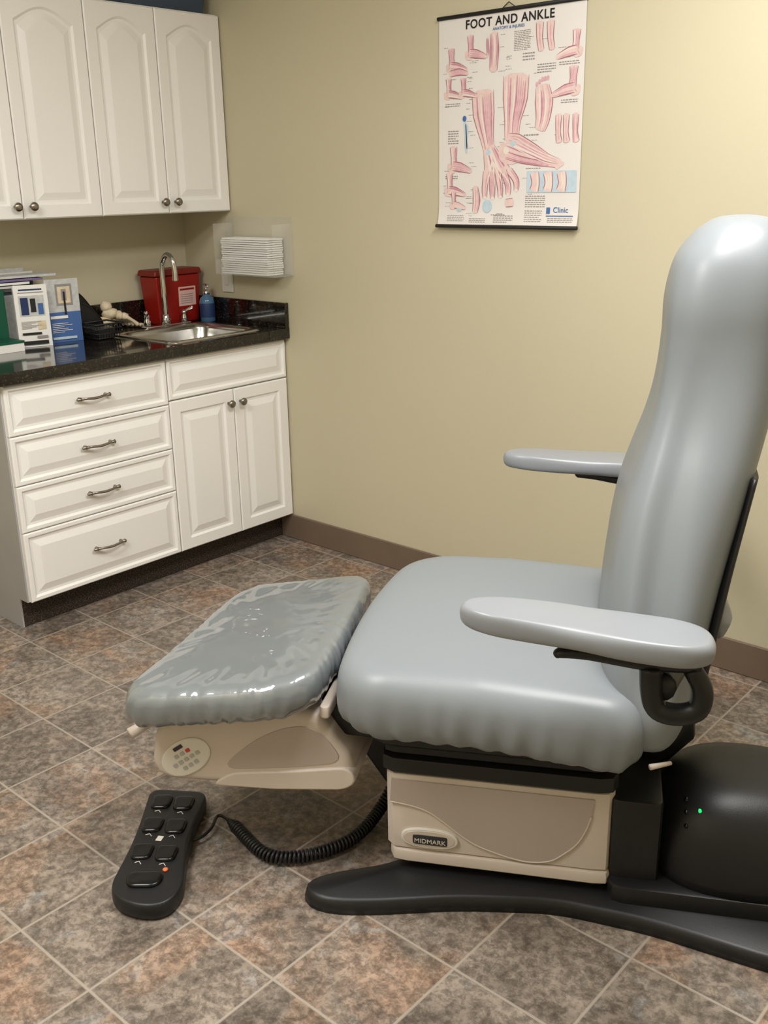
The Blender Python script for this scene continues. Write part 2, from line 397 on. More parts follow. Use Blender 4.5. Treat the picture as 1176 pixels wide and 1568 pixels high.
def tlabel(name,y0,y1,z0,z1,m,xo=.0015):
    f=lambda z:.048+.008*z/.2+xo
    mk(name,[(f(z0),y0,z0),(f(z0),y1,z0),(f(z1),y1,z1),(f(z1),y0,z1)],[(0,1,2,3)],m,sc)
tlabel('bin_label',-.005,.088,.07,.15,M['pinklab']); tlabel('bin_label_text_a',.002,.080,.135,.143,M['red'],.002)
for k in range(5): tlabel('bin_label_line_%d'%k,.005,.072,.08+.009*k,.083+.009*k,M['ptext'],.002)
so=empty('soap_dispenser',(.200,-.060,.9155))
lathe('bottle',(0,0,0),[(.028,0),(.032,.004),(.032,.085),(.028,.10),(.013,.112),(.013,.118)],M['gel'],so)
lathe('bottle_label',(0,0,0),[(.0325,.02),(.0327,.021),(.0327,.078),(.0325,.079)],M['navy'],so)
lathe('pump_collar',(0,0,.116),[(.015,0),(.015,.014),(.006,.016),(.005,.035),(.012,.036),(.012,.042)],M['chrome'],so)
tube('pump_spout',[(0,0,.155),(.02,-.012,.156),(.035,-.02,.15)],[.006,.005,.004],M['chrome'],so)
fk=empty('foot_skeleton_model',(.085,-.535,.9155),math.radians(-4))
def blob(name,c,s,m,parent,rot=0):
    bm=bmesh.new(); bmesh.ops.create_icosphere(bm,subdivisions=3,radius=1)
    for v in bm.verts:
        d=1+.16*noise.noise(v.co*1.7+Vector(c)*40); x,y,z=v.co*d
        x,y,z=x*s[0],y*s[1],z*s[2]
        v.co=Vector((c[0]+x*math.cos(rot)-y*math.sin(rot),c[1]+x*math.sin(rot)+y*math.cos(rot),c[2]+z))
    me=bpy.data.meshes.new(name); bm.to_mesh(me); bm.free(); me.materials.append(m); me.shade_smooth()
    o=bpy.data.objects.new(name,me); COL.objects.link(o); o.parent=parent; return o
blob('calcaneus',(0,.028,.032),(.023,.038,.028),M['bone'],fk)
blob('talus',(.002,.06,.070),(.024,.036,.022),M['bone'],fk)
blob('tibia_stump',(.0,.046,.098),(.022,.024,.022),M['bone'],fk)
blob('navicular',(.01,.095,.060),(.020,.018,.018),M['bone'],fk)
blob('cuboid',(-.02,.09,.036),(.018,.024,.017),M['bone'],fk)
for i in range(3): blob('cuneiform_%d'%i,(.018-.014*i,.116,.055-.004*i),(.011,.018,.014),M['bone'],fk)
for i in range(5):
    x0=.022-.0115*i; x1=.036-.019*i; L_=.165-.008*i
    tube('metatarsal_%d'%(i+1),[(x0,.118,.053-.005*i),(x0*.5+x1*.5,.143,.036-.003*i),(x1,L_,.016)],[.0105,.007,.0095],M['bone'],fk,seg=8,smooth_n=4)
    tube('phalanx_%d'%(i+1),[(x1,L_+.004,.014),(x1*1.03,L_+.016,.017),(x1*1.05,L_+.026,.009)],[.0080,.0055,.0065],M['bone'],fk,seg=8,smooth_n=3)
    blob('toe_tip_%d'%(i+1),(x1*1.06,L_+.032,.0085),(.0065,.008,.007),M['bone'],fk)
def brochure(nm,c,d,w,h,tops):
    e=empty(nm); d=Vector(d).normalized()
    obox('holder_back',c,d,w,.03,.9155,.9155+h*.95,M['wpaper'],e,bev=.002)
    n=Vector((d.y,-d.x))
    def panel(name,s0,s1,z0,z1,m,o=.0165):
        p=[]
        for s,z in ((s0,z0),(s1,z0),(s1,z1),(s0,z1)):
            q=Vector(c)+d*(s-.5)*w+n*o; p.append((q.x,q.y,.9155+z*h))
        mk(name,p,[(0,1,2,3)],m,e)
    for i,(s0,s1,z0,z1,m) in enumerate(tops): panel('print_%d'%i,s0,s1,z0,z1,M[m],.0165+.0004*i)
lines=[(.12,.12+.3+.3*((k*7)%3)/2,.30+.022*k,.307+.022*k,'ptext') for k in range(6)]
brochure('brochure_stand',(.20,-.880),(.35,.94),.118,.225,[(0,1,0,1,'wpaper'),(.15,.85,.91,.935,'navy'),(.12,.88,.87,.885,'ptext'),(.12,.88,.50,.83,'mag'),(.17,.40,.52,.80,'navy'),(.46,.62,.56,.78,'ink'),(.68,.84,.52,.70,'blue'),(.62,.86,.28,.42,'bone')]+lines+[(.12,.70,.20,.235,'ink'),(.12,.88,.04,.10,'ink'),(.55,.88,.14,.18,'ptext')])
lines=[(.10,.10+.35+.25*((k*5)%3)/2,.16+.028*k,.168+.028*k,'wpaper') for k in range(6)]
brochure('brochure_stand',(.19,-.748),(.20,.98),.128,.235,[(0,1,0,1,'blue'),(0,1,.48,1,'mag'),(.30,.80,.58,.92,'ptext'),(.36,.74,.62,.88,'bone'),(.47,.62,.66,.84,'ptext'),(.52,.58,.44,.80,'ink'),(.08,.60,.38,.425,'wpaper')]+lines+[(.08,.8,.05,.09,'pbluel')])
ps=empty('paper_sorter')
box('green_file_box',.035,.155,-1.19,-.955,.9155,1.125,M['green'],ps,bev=.003)
box('booklet_stack',.17,.27,-1.16,-.965,.9155,.945,M['wpaper'],ps)
box('booklet_cover',.168,.272,-1.162,-.963,.945,.953,M['green'],ps)
shs=[(.030,-1.2,-.80,1.19,'mag'),(.042,-.95,-.77,1.175,'wpaper'),(.055,-.95,-.78,1.16,'purple'),(.066,-.95,-.80,1.15,'mag'),(.079,-.95,-.80,1.135,'green'),(.092,-.95,-.79,1.12,'wpaper'),(.103,-.95,-.80,1.11,'bluebox'),(.115,-.95,-.81,1.10,'mag')]
for i,(x,a,b,z,m) in enumerate(shs): box('sheet_%d'%i,x-.004,x+.004,a,b,.9155,z,M[m],ps)
for i in range(4): obox('tilted_magazine_%d'%i,(.085+.01*i,-1.03+.05*i),(.1,1),.27,.10,1.127+.012*i,1.135+.012*i,[M['mag'],M['wpaper'],M['purple'],M['mag']][i],ps)
wb=empty('wire_mesh_basket')
def arc(hw,h,y,x): return [(x,y-hw,.918),(x,y-hw,.918+h*.5),(x,y-hw*.6,.918+h*.92),(x,y-.005,.918+h),(x,y+hw*.6,.918+h*.7),(x,y+hw,.918+h*.4),(x,y+hw,.918)]
for k,(x,h) in enumerate([(.135,.165),(.175,.125)]):
    P=catmull(arc(.066,h,-.635,x),6); tube('arch_%d'%k,P,.0035,M['blk'],wb,seg=8)
    vs=[(x,p.y,p.z) for p in P]; vs2=[(x+.0015,p.y,p.z) for p in P]
    n=len(vs); mk('mesh_panel_%d'%k,vs+vs2,[tuple(range(n)),tuple(range(n,2*n))],M['blk'],wb)
X0,X1,Y0,Y1=.20,.285,-.665,-.570
for k in range(4):
    z=.921+.018*k; ex=-.004*k
    tube('ring_%d'%k,[(X0+ex,Y0+ex,z),(X1-ex,Y0+ex,z),(X1-ex,Y1-ex,z),(X0+ex,Y1-ex,z),(X0+ex,Y0+ex,z)],.0025 if k<3 else .004,M['blk'],wb,seg=6)
for k in range(9):
    t=k/8
    tube('wire_a_%d'%k,[(X0+.085*t,Y0,.919),(X0+.085*t,Y0-.012,.977)],.0015,M['blk'],wb,seg=5)
    tube('wire_b_%d'%k,[(X1,Y0+.095*t,.919),(X1+.012,Y0+.095*t,.977)],.0015,M['blk'],wb,seg=5)
box('card_stack',X0+.01,X1-.01,Y0+.01,Y1-.01,.919,.957,M['dark'],wb)
# ------------------------------------------------------------------ paper towel holder
pt=empty('paper_towel_holder')
hx0,hx1=.335,.685; hz=1.125
box('holder_backplate',hx0-.04,hx1,-.006,-.0015,hz,hz+.225,M['acr'],pt)
box('holder_floor',hx0,hx1,-.105,-.006,hz,hz+.004,M['acr'],pt)
box('holder_front',hx0,hx1,-.108,-.105,hz,hz+.06,M['acr'],pt)
box('holder_side_l',hx0-.003,hx0,-.108,-.006,hz,hz+.2,M['acr'],pt)
box('holder_side_r',hx1,hx1+.003,-.108,-.006,hz,hz+.2,M['acr'],pt)
for k in range(17):
    j=random.uniform(-.004,.004)
    box('towel_%d'%k,hx0+.030+j,hx1-.045+j,-.098+random.uniform(-.003,.003),-.014,hz+.0045+.0084*k,hz+.0110+.0084*k,M['wpaper'],pt)
sw=empty('light_switch')
box('switch_plate',.245,.315,-.008,-.0015,1.04,1.155,M['label'],sw,bev=.002); box('switch_rocker',.268,.292,-.012,-.008,1.07,1.125,M['label'],sw,bev=.001)
# ------------------------------------------------------------------ poster
po=empty('anatomy_poster',(1.426,-.003,1.3276))
PW,PH=.548,.645
def pcurve(t): return -.002-.010*(max(0,(.12-t)/.12))**2
vs=[];fs=[]
for i in range(25):
    t=i/24
    for s in (0,1): vs.append((PW*s,pcurve(t),PH*t))
for i in range(24): fs.append((2*i,2*i+1,2*i+3,2*i+2))
mk('paper_sheet',vs,fs,M['paper'],po,smooth=True)
tube('bottom_rail',[(-.004,-.014,.0),(PW+.004,-.014,.0)],.006,M['ink'],po,seg=8)
tube('top_rail',[(-.004,-.004,PH),(PW+.004,-.004,PH)],.006,M['ink'],po,seg=8)
tube('hanger',[(PW*.5-.03,-.004,PH),(PW*.5,-.004,PH+.02),(PW*.5+.03,-.004,PH)],.0015,M['ink'],po,seg=6)
def PP(s,t,o): tt=1-t; return (PW*s,pcurve(tt)-o,PH*tt)
acc={}
def put(mn,vs,fs):
    a=acc.setdefault(mn,([],[])); b=len(a[0]); a[0].extend(vs); a[1].extend(tuple(b+i for i in f) for f in fs)
layer=[0]
def ribbon(pts,wd,m,n=8,taper=True):
    layer[0]+=1; o=.0008+.0000035*layer[0]
    n0=len(pts); P=catmull([(a*PW,b*PH,0) for a,b in pts],n); W=[]
    if isinstance(wd,(int,float)): W=[wd]*len(P)
    else:
        for i in range(n0-1):
            for k in range(n): W.append(wd[i]+(wd[i+1]-wd[i])*k/n)
        W.append(wd[-1])
    vs=[];fs=[]; K=len(P)-1
    for i,p in enumerate(P):
        t=(P[min(i+1,K)]-P[max(i-1,0)]).normalized(); nrm=Vector((-t.y,t.x,0)); f=i/K
        tp=min(1,(.3+f*7)**.6,(.3+(1-f)*7)**.6) if taper else 1
        for s in (-1,1):
            q=p+nrm*(W[i]*PW*s*.5*tp); vs.append(PP(q.x/PW,q.y/PH,o))
    for i in range(K): fs.append((2*i,2*i+1,2*i+3,2*i+2))
    put(m,vs,fs)
def strand(pts,wd,m,off,frac,n=8,a=0,b=1):
    layer[0]+=1; o=.0008+.0000035*layer[0]
    n0=len(pts); P=catmull([(x*PW,y*PH,0) for x,y in pts],n); W=[]
    for i in range(n0-1):
        for k in range(n): W.append(wd[i]+(wd[i+1]-wd[i])*k/n)
    W.append(wd[-1]); K=len(P)-1; vs=[];fs=[];c=0
    for i,p in enumerate(P):
        f=i/K
        if f<a or f>b: continue
        t=(P[min(i+1,K)]-P[max(i-1,0)]).normalized(); nrm=Vector((-t.y,t.x,0)); g=(f-a)/(b-a); tp=math.sin(math.pi*min(1,max(0,g)))**.6
        for s in (-1,1):
            q=p+nrm*W[i]*PW*(off+s*.5*frac*(.1+tp)); vs.append(PP(q.x/PW,q.y/PH,o))
        c+=1
    for i in range(c-1): fs.append((2*i,2*i+1,2*i+3,2*i+2))
    if c>1: put(m,vs,fs)
def muscle(pts,wd,n=7,base='pinkl',cols=('pink','pinkd','tend','pink','pinkl','pinkd','tend')):
    ribbon(pts,[w*1.04 for w in wd],base)
    for j in range(n):
        off=-.42+.84*(j+.5)/n; a=random.uniform(0,.12); b=random.uniform(.82,1)
        strand(pts,wd,cols[(j*3+random.randint(0,1))%len(cols)],off,.66/n,a=a,b=b)
    for sd in (-.5,.5): strand(pts,wd,'line',sd,.006/max(.02,max(wd)),a=.03,b=.97)
def ell(cs,ct_,rs,rt,m,n=20):
    layer[0]+=1; o=.0008+.0000035*layer[0]
    put(m,[PP(cs+rs*math.cos(2*math.pi*k/n),ct_+rt*math.sin(2*math.pi*k/n),o) for k in range(n)],[tuple(range(n))])
def rect(s0,s1,t0,t1,m): 
    layer[0]+=1; o=.0006+.0000035*layer[0]
    put(m,[PP(s0,t0,o),PP(s1,t0,o),PP(s1,t1,o),PP(s0,t1,o)],[(0,1,2,3)])
def tblock(s0,s1,t0,t1,rows):
    for r in range(rows):
        t=t0+(t1-t0)*r/rows; h=(t1-t0)/rows*.42; e=s1-(random.random()*.3*(s1-s0) if r%4==3 else 0); s=s0
        while s<e-.002:
            w_=min(e-s,random.uniform(.008,.022)); put('ptext',[PP(s,t,.0006),PP(s+w_,t,.0006),PP(s+w_,t+h,.0006),PP(s,t+h,.0006)],[(0,1,2,3)]); s+=w_+.004
t_=text('title','FOOT AND ANKLE',.036,(PW*.5,-.0035,PH*.955),(math.pi/2,0,0),M['ink'],po,ext=.0003); t_.offset=.0006; t_.space_character=1.1
text('subtitle','ANATOMY & INJURIES',.012,(PW*.5,-.0035,PH*.922),(math.pi/2,0,0),M['pblue'],po,ext=.0002)
# large front-view leg and foot
muscle([(.325,.345),(.335,.46),(.36,.57),(.38,.64)],[.155,.15,.095,.075],9)
muscle([(.375,.615),(.405,.68),(.445,.755)],[.075,.13,.20],7)
for k in range(5):
    x=.345+.056*k; y=(.862,.866,.860,.848,.828)[k]
    muscle([(.36+.04*k,.725),(x+.004,y-.05),(x+.006,y)],[.042,.038,.030],2)
    ell(x+.007,y-.004,.010,.008,'tend')
for k in range(4): strand([(.375,.60),(.40,.68),(.37+.05*k,.78),(.355+.058*k,.845)],[.06,.08,.05,.04],'tend',0,.12,a=.1,b=.97)
ell(.372,.642,.018,.014,'pbluel')
# large side-view leg and foot
muscle([(.56,.285),(.555,.40),(.54,.50),(.535,.60)],[.175,.165,.11,.09],10)
ribbon([(.475,.60),(.49,.655),(.54,.672),(.60,.672)],[.05,.085,.07,.04],'pinkl')
muscle([(.50,.60),(.57,.615),(.68,.650),(.78,.685),(.88,.706)],[.10,.13,.10,.068,.04],8)
muscle([(.49,.655),(.60,.68),(.74,.70),(.87,.714)],[.04,.035,.028,.018],3,cols=('pinkd','pink','tend'))
for k in range(4): strand([(.53,.585),(.62,.625),(.75,.672),(.87,.702)],[.09,.08,.07,.05],'tend',-.3+.2*k,.06,a=.05,b=.98)
for k in range(4): ell(.885-.012*k,.704+.006*k,.012,.008,'pinkl')
ell(.545,.605,.02,.015,'pbluel'); ell(.50,.635,.02,.018,'tend')
muscle([(.735,.345),(.75,.42),(.745,.50),(.725,.55)],[.08,.115,.09,.065],7)
for k in range(5): ell(.70+.018*k,.335-.006*k+.004*abs(k-2),.009,.011,'pink')
def foot(s,t,k,fl=1,n=3,base='pinkl'):
    ribbon([(s-.035*fl*k,t-.002*k),(s-.026*k*fl,t+.024*k),(s+.005*k*fl,t+.030*k)],[.024*k,.036*k,.03*k],base)
    muscle([(s-.006*fl*k,t-.078*k),(s-.004*fl*k,t-.03*k),(s,t+.010*k)],[.050*k,.034*k,.042*k],n,base)
    muscle([(s-.015*k*fl,t+.010*k),(s+.04*k*fl,t+.016*k),(s+.12*k*fl,t+.036*k)],[.045*k,.046*k,.020*k],n,base)
foot(.10,.215,.95); foot(.24,.165,.95,n=3); muscle([(.08,.262),(.15,.254),(.22,.266)],[.028,.036,.018],3)
foot(.08,.345,.85); foot(.19,.345,.8); foot(.94,.20,1.0,-1); foot(.93,.36,1.1,-1)
muscle([(.40,.09),(.405,.17),(.40,.27)],[.045,.06,.05],5); muscle([(.355,.11),(.36,.2)],[.012,.012],1)
for s_ in (.71,.78): muscle([(s_,.07),(s_,.14),(s_+.015,.20)],[.05,.036,.036],3,cols=('pinkl','pink','tend'))
for s_ in (.85,.90,.96): muscle([(s_,.48),(s_,.56),(s_+.01,.61)],[.04,.028,.04],3,cols=('pinkl','pink','tend'))
foot(.12,.69,1.1); foot(.09,.81,1.0); foot(.12,.885,.75); ell(.16,.915,.02,.012,'pbluel')
ell(.195,.475,.014,.014,'pblue'); ribbon([(.195,.49),(.21,.53),(.205,.60),(.215,.64)],[.02,.03,.014,.01],'pbluel'); ribbon([(.205,.50),(.215,.62)],[.008,.008],'navy')
muscle([(.28,.80),(.29,.87),(.28,.935)],[.035,.05,.035],4); ell(.37,.90,.034,.032,'pbluel'); muscle([(.36,.875),(.38,.925)],[.03,.03],3)
muscle([(.50,.885),(.56,.88)],[.04,.045],3)
rect(.65,.98,.735,.835,'pbluel')
for s_ in (.70,.79,.88): muscle([(s_,.74),(s_+.01,.79),(s_,.83)],[.06,.05,.06],3,cols=('pinkl','tend','pink'))
rect(.79,.815,.905,.935,'pblue'); text('publisher','Clinic',.024,(PW*.885,-.0045,PH*.082),(math.pi/2,0,0),M['pblue'],po)
rect(.79,.97,.943,.947,'pblue')
for a in [(.54,.65,.10,.19,12),(.70,.82,.255,.30,4),(.05,.16,.40,.42,2),(.07,.15,.53,.60,6),(.60,.68,.20,.24,3),(.86,.97,.42,.44,2),(.64,.76,.92,.98,6),(.64,.78,.85,.91,6),(.07,.2,.945,.98,4),(.24,.36,.96,.985,3),(.42,.56,.945,.985,4),(.8,.97,.955,.98,3),(.05,.13,.285,.293,1),(.40,.50,.94,.95,1),(.84,.97,.255,.275,2),(.62,.72,.565,.58,1),(.05,.15,.75,.77,2),(.64,.74,.72,.73,1)]: tblock(*a)
for k in range(90):
    s_=random.choice([.225,.43,.655,.61,.20,.82,.47,.03,.70])+random.uniform(0,.025); q_=random.uniform(.1,.95); tblock(s_,s_+random.uniform(.025,.05),q_,q_+.0055,1)
for mn,(v_,f_) in acc.items(): mk('artwork_'+mn,v_,f_,M[mn],po)
# ------------------------------------------------------------------ EXAM CHAIR
RZC=math.atan2(.4874,.8732)
ch=empty('podiatry_exam_chair',(2.434,-1.061,0),RZC)
VC=-.045
def loc(u,v,z): return (-u,v,z)
near=[(.30,-.455),(.21,-.440),(.037,-.392),(-.168,-.362),(-.36,-.388),(-.60,-.455),(-.85,-.47)]
tipn=[(.355,-.44),(.372,-.405),(.345,-.368),(.28,-.335),(.20,-.30),(.14,-.24)]
far=[(.14,.15),(.20,.21),(.28,.245),(.345,.278),(.36,.31),(.34,.345),(.21,.33),(.037,.29),(-.168,.25),(-.36,.20),(-.60,.17),(-.85,.16)]
outl=list(reversed(near))+tipn+far
pl=round_poly(outl,.05,200)
def plate(name,pl,z0,z1,ins,m,parent):
    n=len(pl); vs=[]; nr=[]
    for i in range(n):
        t=(pl[(i+1)%n]-pl[i-1]).normalized(); nr.append(Vector((t.y,-t.x)))
    A=sum(pl[i].x*pl[(i+1)%n].y-pl[(i+1)%n].x*pl[i].y for i in range(n)); sg=1 if A>0 else -1
    L=[(0,z0),(0,z0+(z1-z0)*.5),(ins*.35,z0+(z1-z0)*.85),(ins,z1)]
    for a,z in L:
        for i in range(n): q=pl[i]-nr[i]*sg*a; vs.append(loc(q.x,q.y,z))
    fs=[]
    for i in range(3):
        for k in range(n): k2=(k+1)%n; fs.append((i*n+k,i*n+k2,(i+1)*n+k2,(i+1)*n+k))
    fs.append(tuple(range(n)));fs.append(tuple(3*n+k for k in range(n)))
    return mk(name,vs,fs,m,parent,smooth=True)
plate('base_plate',pl,.001,.036,.012,M['blk'],ch)
def rbox(name,u0,u1,v0,v1,z0,z1,r,m,flare=0,N=80,er=.006):
    P=round_poly([(u0,v0),(u1,v0),(u1,v1),(u0,v1)],r,N); C=Vector(((u0+u1)/2,(v0+v1)/2)); vs=[];n=N
    L=[(er-flare,z0),(-flare,z0+er),(0,z1-er),(er*.3,z1-er*.3),(er,z1)]
    for a,z in L:
        for p in P:
            d=(p-C); q=Vector((p.x-math.copysign(a,d.x)*min(1,abs(d.x)/.02),p.y-math.copysign(a,d.y)*min(1,abs(d.y)/.02))); vs.append(loc(q.x,q.y,z))
    fs=[]
    for i in range(len(L)-1):
        for k in range(n): k2=(k+1)%n; fs.append((i*n+k,i*n+k2,(i+1)*n+k2,(i+1)*n+k))
    fs.append(tuple(range(n)));fs.append(tuple((len(L)-1)*n+k for k in range(n)))
    o=mk(name,vs,fs,m,ch,smooth=True)
    try: o.data.set_sharp_from_angle(angle=math.radians(40))
    except Exception: pass
    return o
rbox('pedestal_core',-.25,.17,-.28,.2,.03,.06,.02,M['blk'])
rbox('pedestal_cover',-.278,.205,-.318,.228,.085,.275,.025,M['beige'])
rbox('pedestal_skirt',-.280,.198,-.324,.234,.055,.086,.025,M['beige'])
rbox('bellows_lower',-.283,.215,-.323,.233,.276,.315,.03,M['blk'])
rbox('bellows_upper',-.270,.215,-.31,.22,.315,.345,.03,M['blkg'])
rbox('seat_pan',-.30,.24,-.33,.24,.345,.405,.05,M['blk'])
sw_=[(.19,.262),(.194,.205),(.15,.20),(.111,.189),(.075,.165),(.042,.14),(.01,.12),(-.026,.107),(-.07,.096),(-.109,.092),(-.15,.10),(-.178,.121),(-.205,.15),(-.222,.185),(-.232,.22),(-.237,.262)]
n=len(sw_); vs=[loc(u,-.3215,z) for u,z in sw_]+[loc(u,-.315,z) for u,z in sw_]
mk('pedestal_swoosh',vs,[tuple(range(n)),tuple(range(n,2*n))]+[(i,(i+1)%n,n+(i+1)%n,n+i) for i in range(n)],M['beige2'],ch)
tube('swoosh_rim',[loc(u,-.3205,z) for u,z in sw_[1:-1]],.0022,M['beige'],ch,seg=8,smooth_n=4)
def ovalplate(name,u,z,ru,rz,v0,v1,m,rot=0,N=40,e=3.):
    vs=[]
    for s,v in ((1,v1),(1,v0+.001),(.95,v0)):
        for k in range(N):
            a=2*math.pi*k/N; cu=math.copysign(abs(math.cos(a))**(2/e),math.cos(a))*ru*s; cz=math.copysign(abs(math.sin(a))**(2/e),math.sin(a))*rz*s
            vs.append(loc(u+cu*math.cos(rot)-cz*math.sin(rot),v,z+cu*math.sin(rot)+cz*math.cos(rot)))
    fs=[(i*N+k,i*N+(k+1)%N,(i+1)*N+(k+1)%N,(i+1)*N+k) for i in range(2) for k in range(N)]+[tuple(range(N)),tuple(2*N+k for k in range(N))]
    mk(name,vs,fs,m,ch)
ovalplate('badge_rim',.108,.122,.062,.024,-.3245,-.316,M['label'],e=2.4)
ovalplate('badge_inner',.108,.122,.057,.020,-.3255,-.316,M['beige'],e=2.4)
ovalplate('badge_plate',.106,.120,.038,.012,-.3268,-.316,M['dark'],e=10)
text('badge_text','MIDMARK',.0155,loc(.106,-.3272,.117),(math.pi/2,0,0),M['label'],ch,ext=.0002)
rbox('rear_housing',-.375,-.272,-.312,.08,.03,.262,.012,M['blk'])
rbox('rear_plate',-.80,-.272,-.345,.13,.03,.075,.03,M['blk'])
def dome(name,cu,cv,hu,hv,z0,h,m,e=2.6):
    vs=[];fs=[];N=56;K=20
    for j in range(K+1):
        t=j/K; a=t*math.pi/2; r=math.cos(a)**(2/3.4) if j<K else 0.0; z=z0+h*math.sin(a)**(2/2.4)
        for k in range(N):
            b=2*math.pi*k/N; vs.append(loc(cu+hu*max(r,.001)*math.copysign(abs(math.cos(b))**(2/e),math.cos(b)),cv+hv*max(r,.001)*math.copysign(abs(math.sin(b))**(2/e),math.sin(b)),z))
    for j in range(K):
        for k in range(N): k2=(k+1)%N; fs.append((j*N+k,j*N+k2,(j+1)*N+k2,(j+1)*N+k))
    fs.append(tuple(range(N)))
    return mk(name,vs,fs,m,ch,smooth=True)
dome('motor_cover',-.555,-.155,.208,.187,.07,.210,M['blk'])
blob('status_led',(.450,-.278,.235),(.004,.006,.004),M['led'],ch)
for k,(v_,z_) in enumerate([(-.252,.242),(-.270,.224),(-.288,.203)]): blob('cover_screw_%d'%k,(.424,v_,z_),(.005,.007,.005),M['blkg'],ch)
seat=round_poly([(.292,-.415),(.318,-.20),(.314,.08),(.262,.315),(-.05,.335),(-.31,.335),(-.335,-.045),(-.32,-.43),(-.02,-.425)],[.10,.12,.12,.12,.1,.06,.1,.06,.1],300)
slab('seat_cushion',seat,lambda u,v:.390-.02*max(0,-u)/.3,.160,.075,M['vinyl'],ch,crown=.012,pucker=.006)
FR=round_poly([(.775,-.42),(.55,-.42),(.345,-.405),(.325,-.25),(.345,.235),(.70,.21),(.745,-.08)],[.08,.1,.11,.1,.07,.08,.2],300)
slab('footrest_cushion',FR,lambda u,v:.425-.150*(u-.35),.092,.050,M['wrap'],ch,crown=.003,pucker=.005,topw=.003,edgew=.0035)
prof=[(.69,.365),(.728,.32),(.742,.25),(.732,.215),(.70,.20),(.60,.203),(.45,.220),(.29,.238),(.272,.252),(.275,.285),(.285,.315),(.315,.355),(.345,.40),(.40,.415),(.55,.40)]
prism('footrest_shell',prof,-.33,.17,M['beige'],ch,bev=.022,seg=4)
prism('footrest_shell_lip',[(p.x,p.y) for p in round_poly([(.60,.205),(.55,.243),(.42,.262),(.285,.287),(.268,.27),(.265,.250),(.29,.230),(.45,.212)],.02,60)],-.337,.178,M['beige'],ch,bev=.005)
prism('footrest_shell_recess',[(p.x,p.y) for p in round_poly([(.575,.247),(.525,.30),(.468,.345),(.40,.375),(.35,.372),(.315,.335),(.293,.295),(.42,.268)],.04,60)],-.3315,-.32,M['beige2'],ch,bev=.001)
KR=math.radians(-36)
ovalplate('keypad',.655,.268,.066,.040,-.334,-.326,M['label'],rot=KR,e=2.1)
def kp(du,dz): return .655+du*math.cos(KR)-dz*math.sin(KR), .268+du*math.sin(KR)+dz*math.cos(KR)
for k,(du,dz) in enumerate([(a*.017,b*.016) for b in (-1,0,1) for a in (-2,-1,0,1,2) if not (abs(a)==2 and b)]):
    cu,cz=kp(du,dz-.004); ovalplate('key_%d'%k,cu,cz,.0058,.0045,-.3355,-.333,M['redb'] if k==8 else M['key'],e=4,rot=KR)
cu,cz=kp(0,.028); ovalplate('keypad_display',cu,cz,.013,.0045,-.3355,-.333,M['dark'],e=8,rot=KR)
tube('footrest_pin',[loc(.775,-.35,.325),loc(.74,-.30,.335)],[.013,.011],M['beige'],ch,seg=12)
rbox('hinge_plate',.318,.340,-.34,-.20,.40,.43,.010,M['beige'])
rbox('leg_linkage',.13,.36,-.28,.12,.33,.405,.03,M['blk'])
prism('lift_arm',[(.12,.09),(.20,.06),(.38,.33),(.33,.38),(.22,.36)],-.14,.05,M['blk'],ch,bev=.01)
LV=[(.395,-.30,-.36,.26),(.405,-.275,-.39,.305),(.43,-.25,-.412,.335),(.48,-.230,-.428,.345),(.55,-.221,-.442,.338),(.65,-.219,-.458,.315),(.75,-.225,-.478,.285),(.85,-.240,-.500,.255),(.93,-.262,-.516,.228),(1.00,-.283,-.530,.200),(1.06,-.296,-.541,.180),(1.12,-.303,-.550,.166),(1.18,-.306,-.558,.159),(1.24,-.309,-.562,.157),(1.29,-.319,-.561,.150),(1.33,-.334,-.554,.138),(1.362,-.358,-.540,.118),(1.385,-.384,-.520,.093),(1.40,-.412,-.498,.06),(1.404,-.445,-.468,.02)]
def backrest(name,LV,m,e=2.7,N=96,con=.02,val=.10):
    D=catmull([(a,b,c) for a,b,c,d in LV],4); W=catmull([(d,0,0) for a,b,c,d in LV],4); vs=[];fs=[]
    for p,w in zip(D,W):
        z,uf,ub=p; hw=w.x; cu=(uf+ub)/2; hu=(uf-ub)/2
        fz=min(1,max(0,(1.22-z)/.22))*min(1,max(0,(z-.46)/.15)); fz=fz*fz*(3-2*fz)
        for k in range(N):
            a=2*math.pi*k/N; c,s=math.cos(a),math.sin(a)
            x=math.copysign(abs(c)**(2/e),c); y=math.copysign(abs(s)**(2/e),s)
            xc=.10+.30*min(1,max(0,(z-.6)/.5))
            yy=y*(1-val*fz*math.exp(-((x-xc)/.27)**2))
            u=cu+hu*x
            if x>0: u-=con*x*max(0,1-(y/.75)**2)*min(1,max(0,(1.38-z)/.2))*min(1,max(0,(z-.5)/.2))
            vs.append(loc(u,VC+hw*yy,z))
    n=len(D)
    for i in range(n-1):
        for k in range(N): k2=(k+1)%N; fs.append((i*N+k,i*N+k2,(i+1)*N+k2,(i+1)*N+k))
    fs.append(tuple(range(N)));fs.append(tuple((n-1)*N+k for k in range(N)))
    return mk(name,vs,fs,m,ch,smooth=True)
backrest('backrest_cushion',LV,M['vinyl'])
BP=[(z,b+.03,b-(.005 if z<.7 else (.001 if z<.8 else -.003)),w*.78) for z,f,b,w in LV if .44<z<.97]
backrest('backrest_shell',BP,M['blk'],con=0,val=0)
blob('recline_hub',(.458,-.20,.64),(.026,.05,.042),M['arm'],ch)
tube('back_pivot_post',[loc(-.40,-.10,.42),loc(-.41,-.10,.32),loc(-.34,-.10,.24)],[.04,.04,.04],M['blk'],ch)
tube('seat_corner_pin',[loc(-.335,-.40,.402),loc(-.375,-.375,.400)],[.006,.004],M['beige'],ch,seg=8)
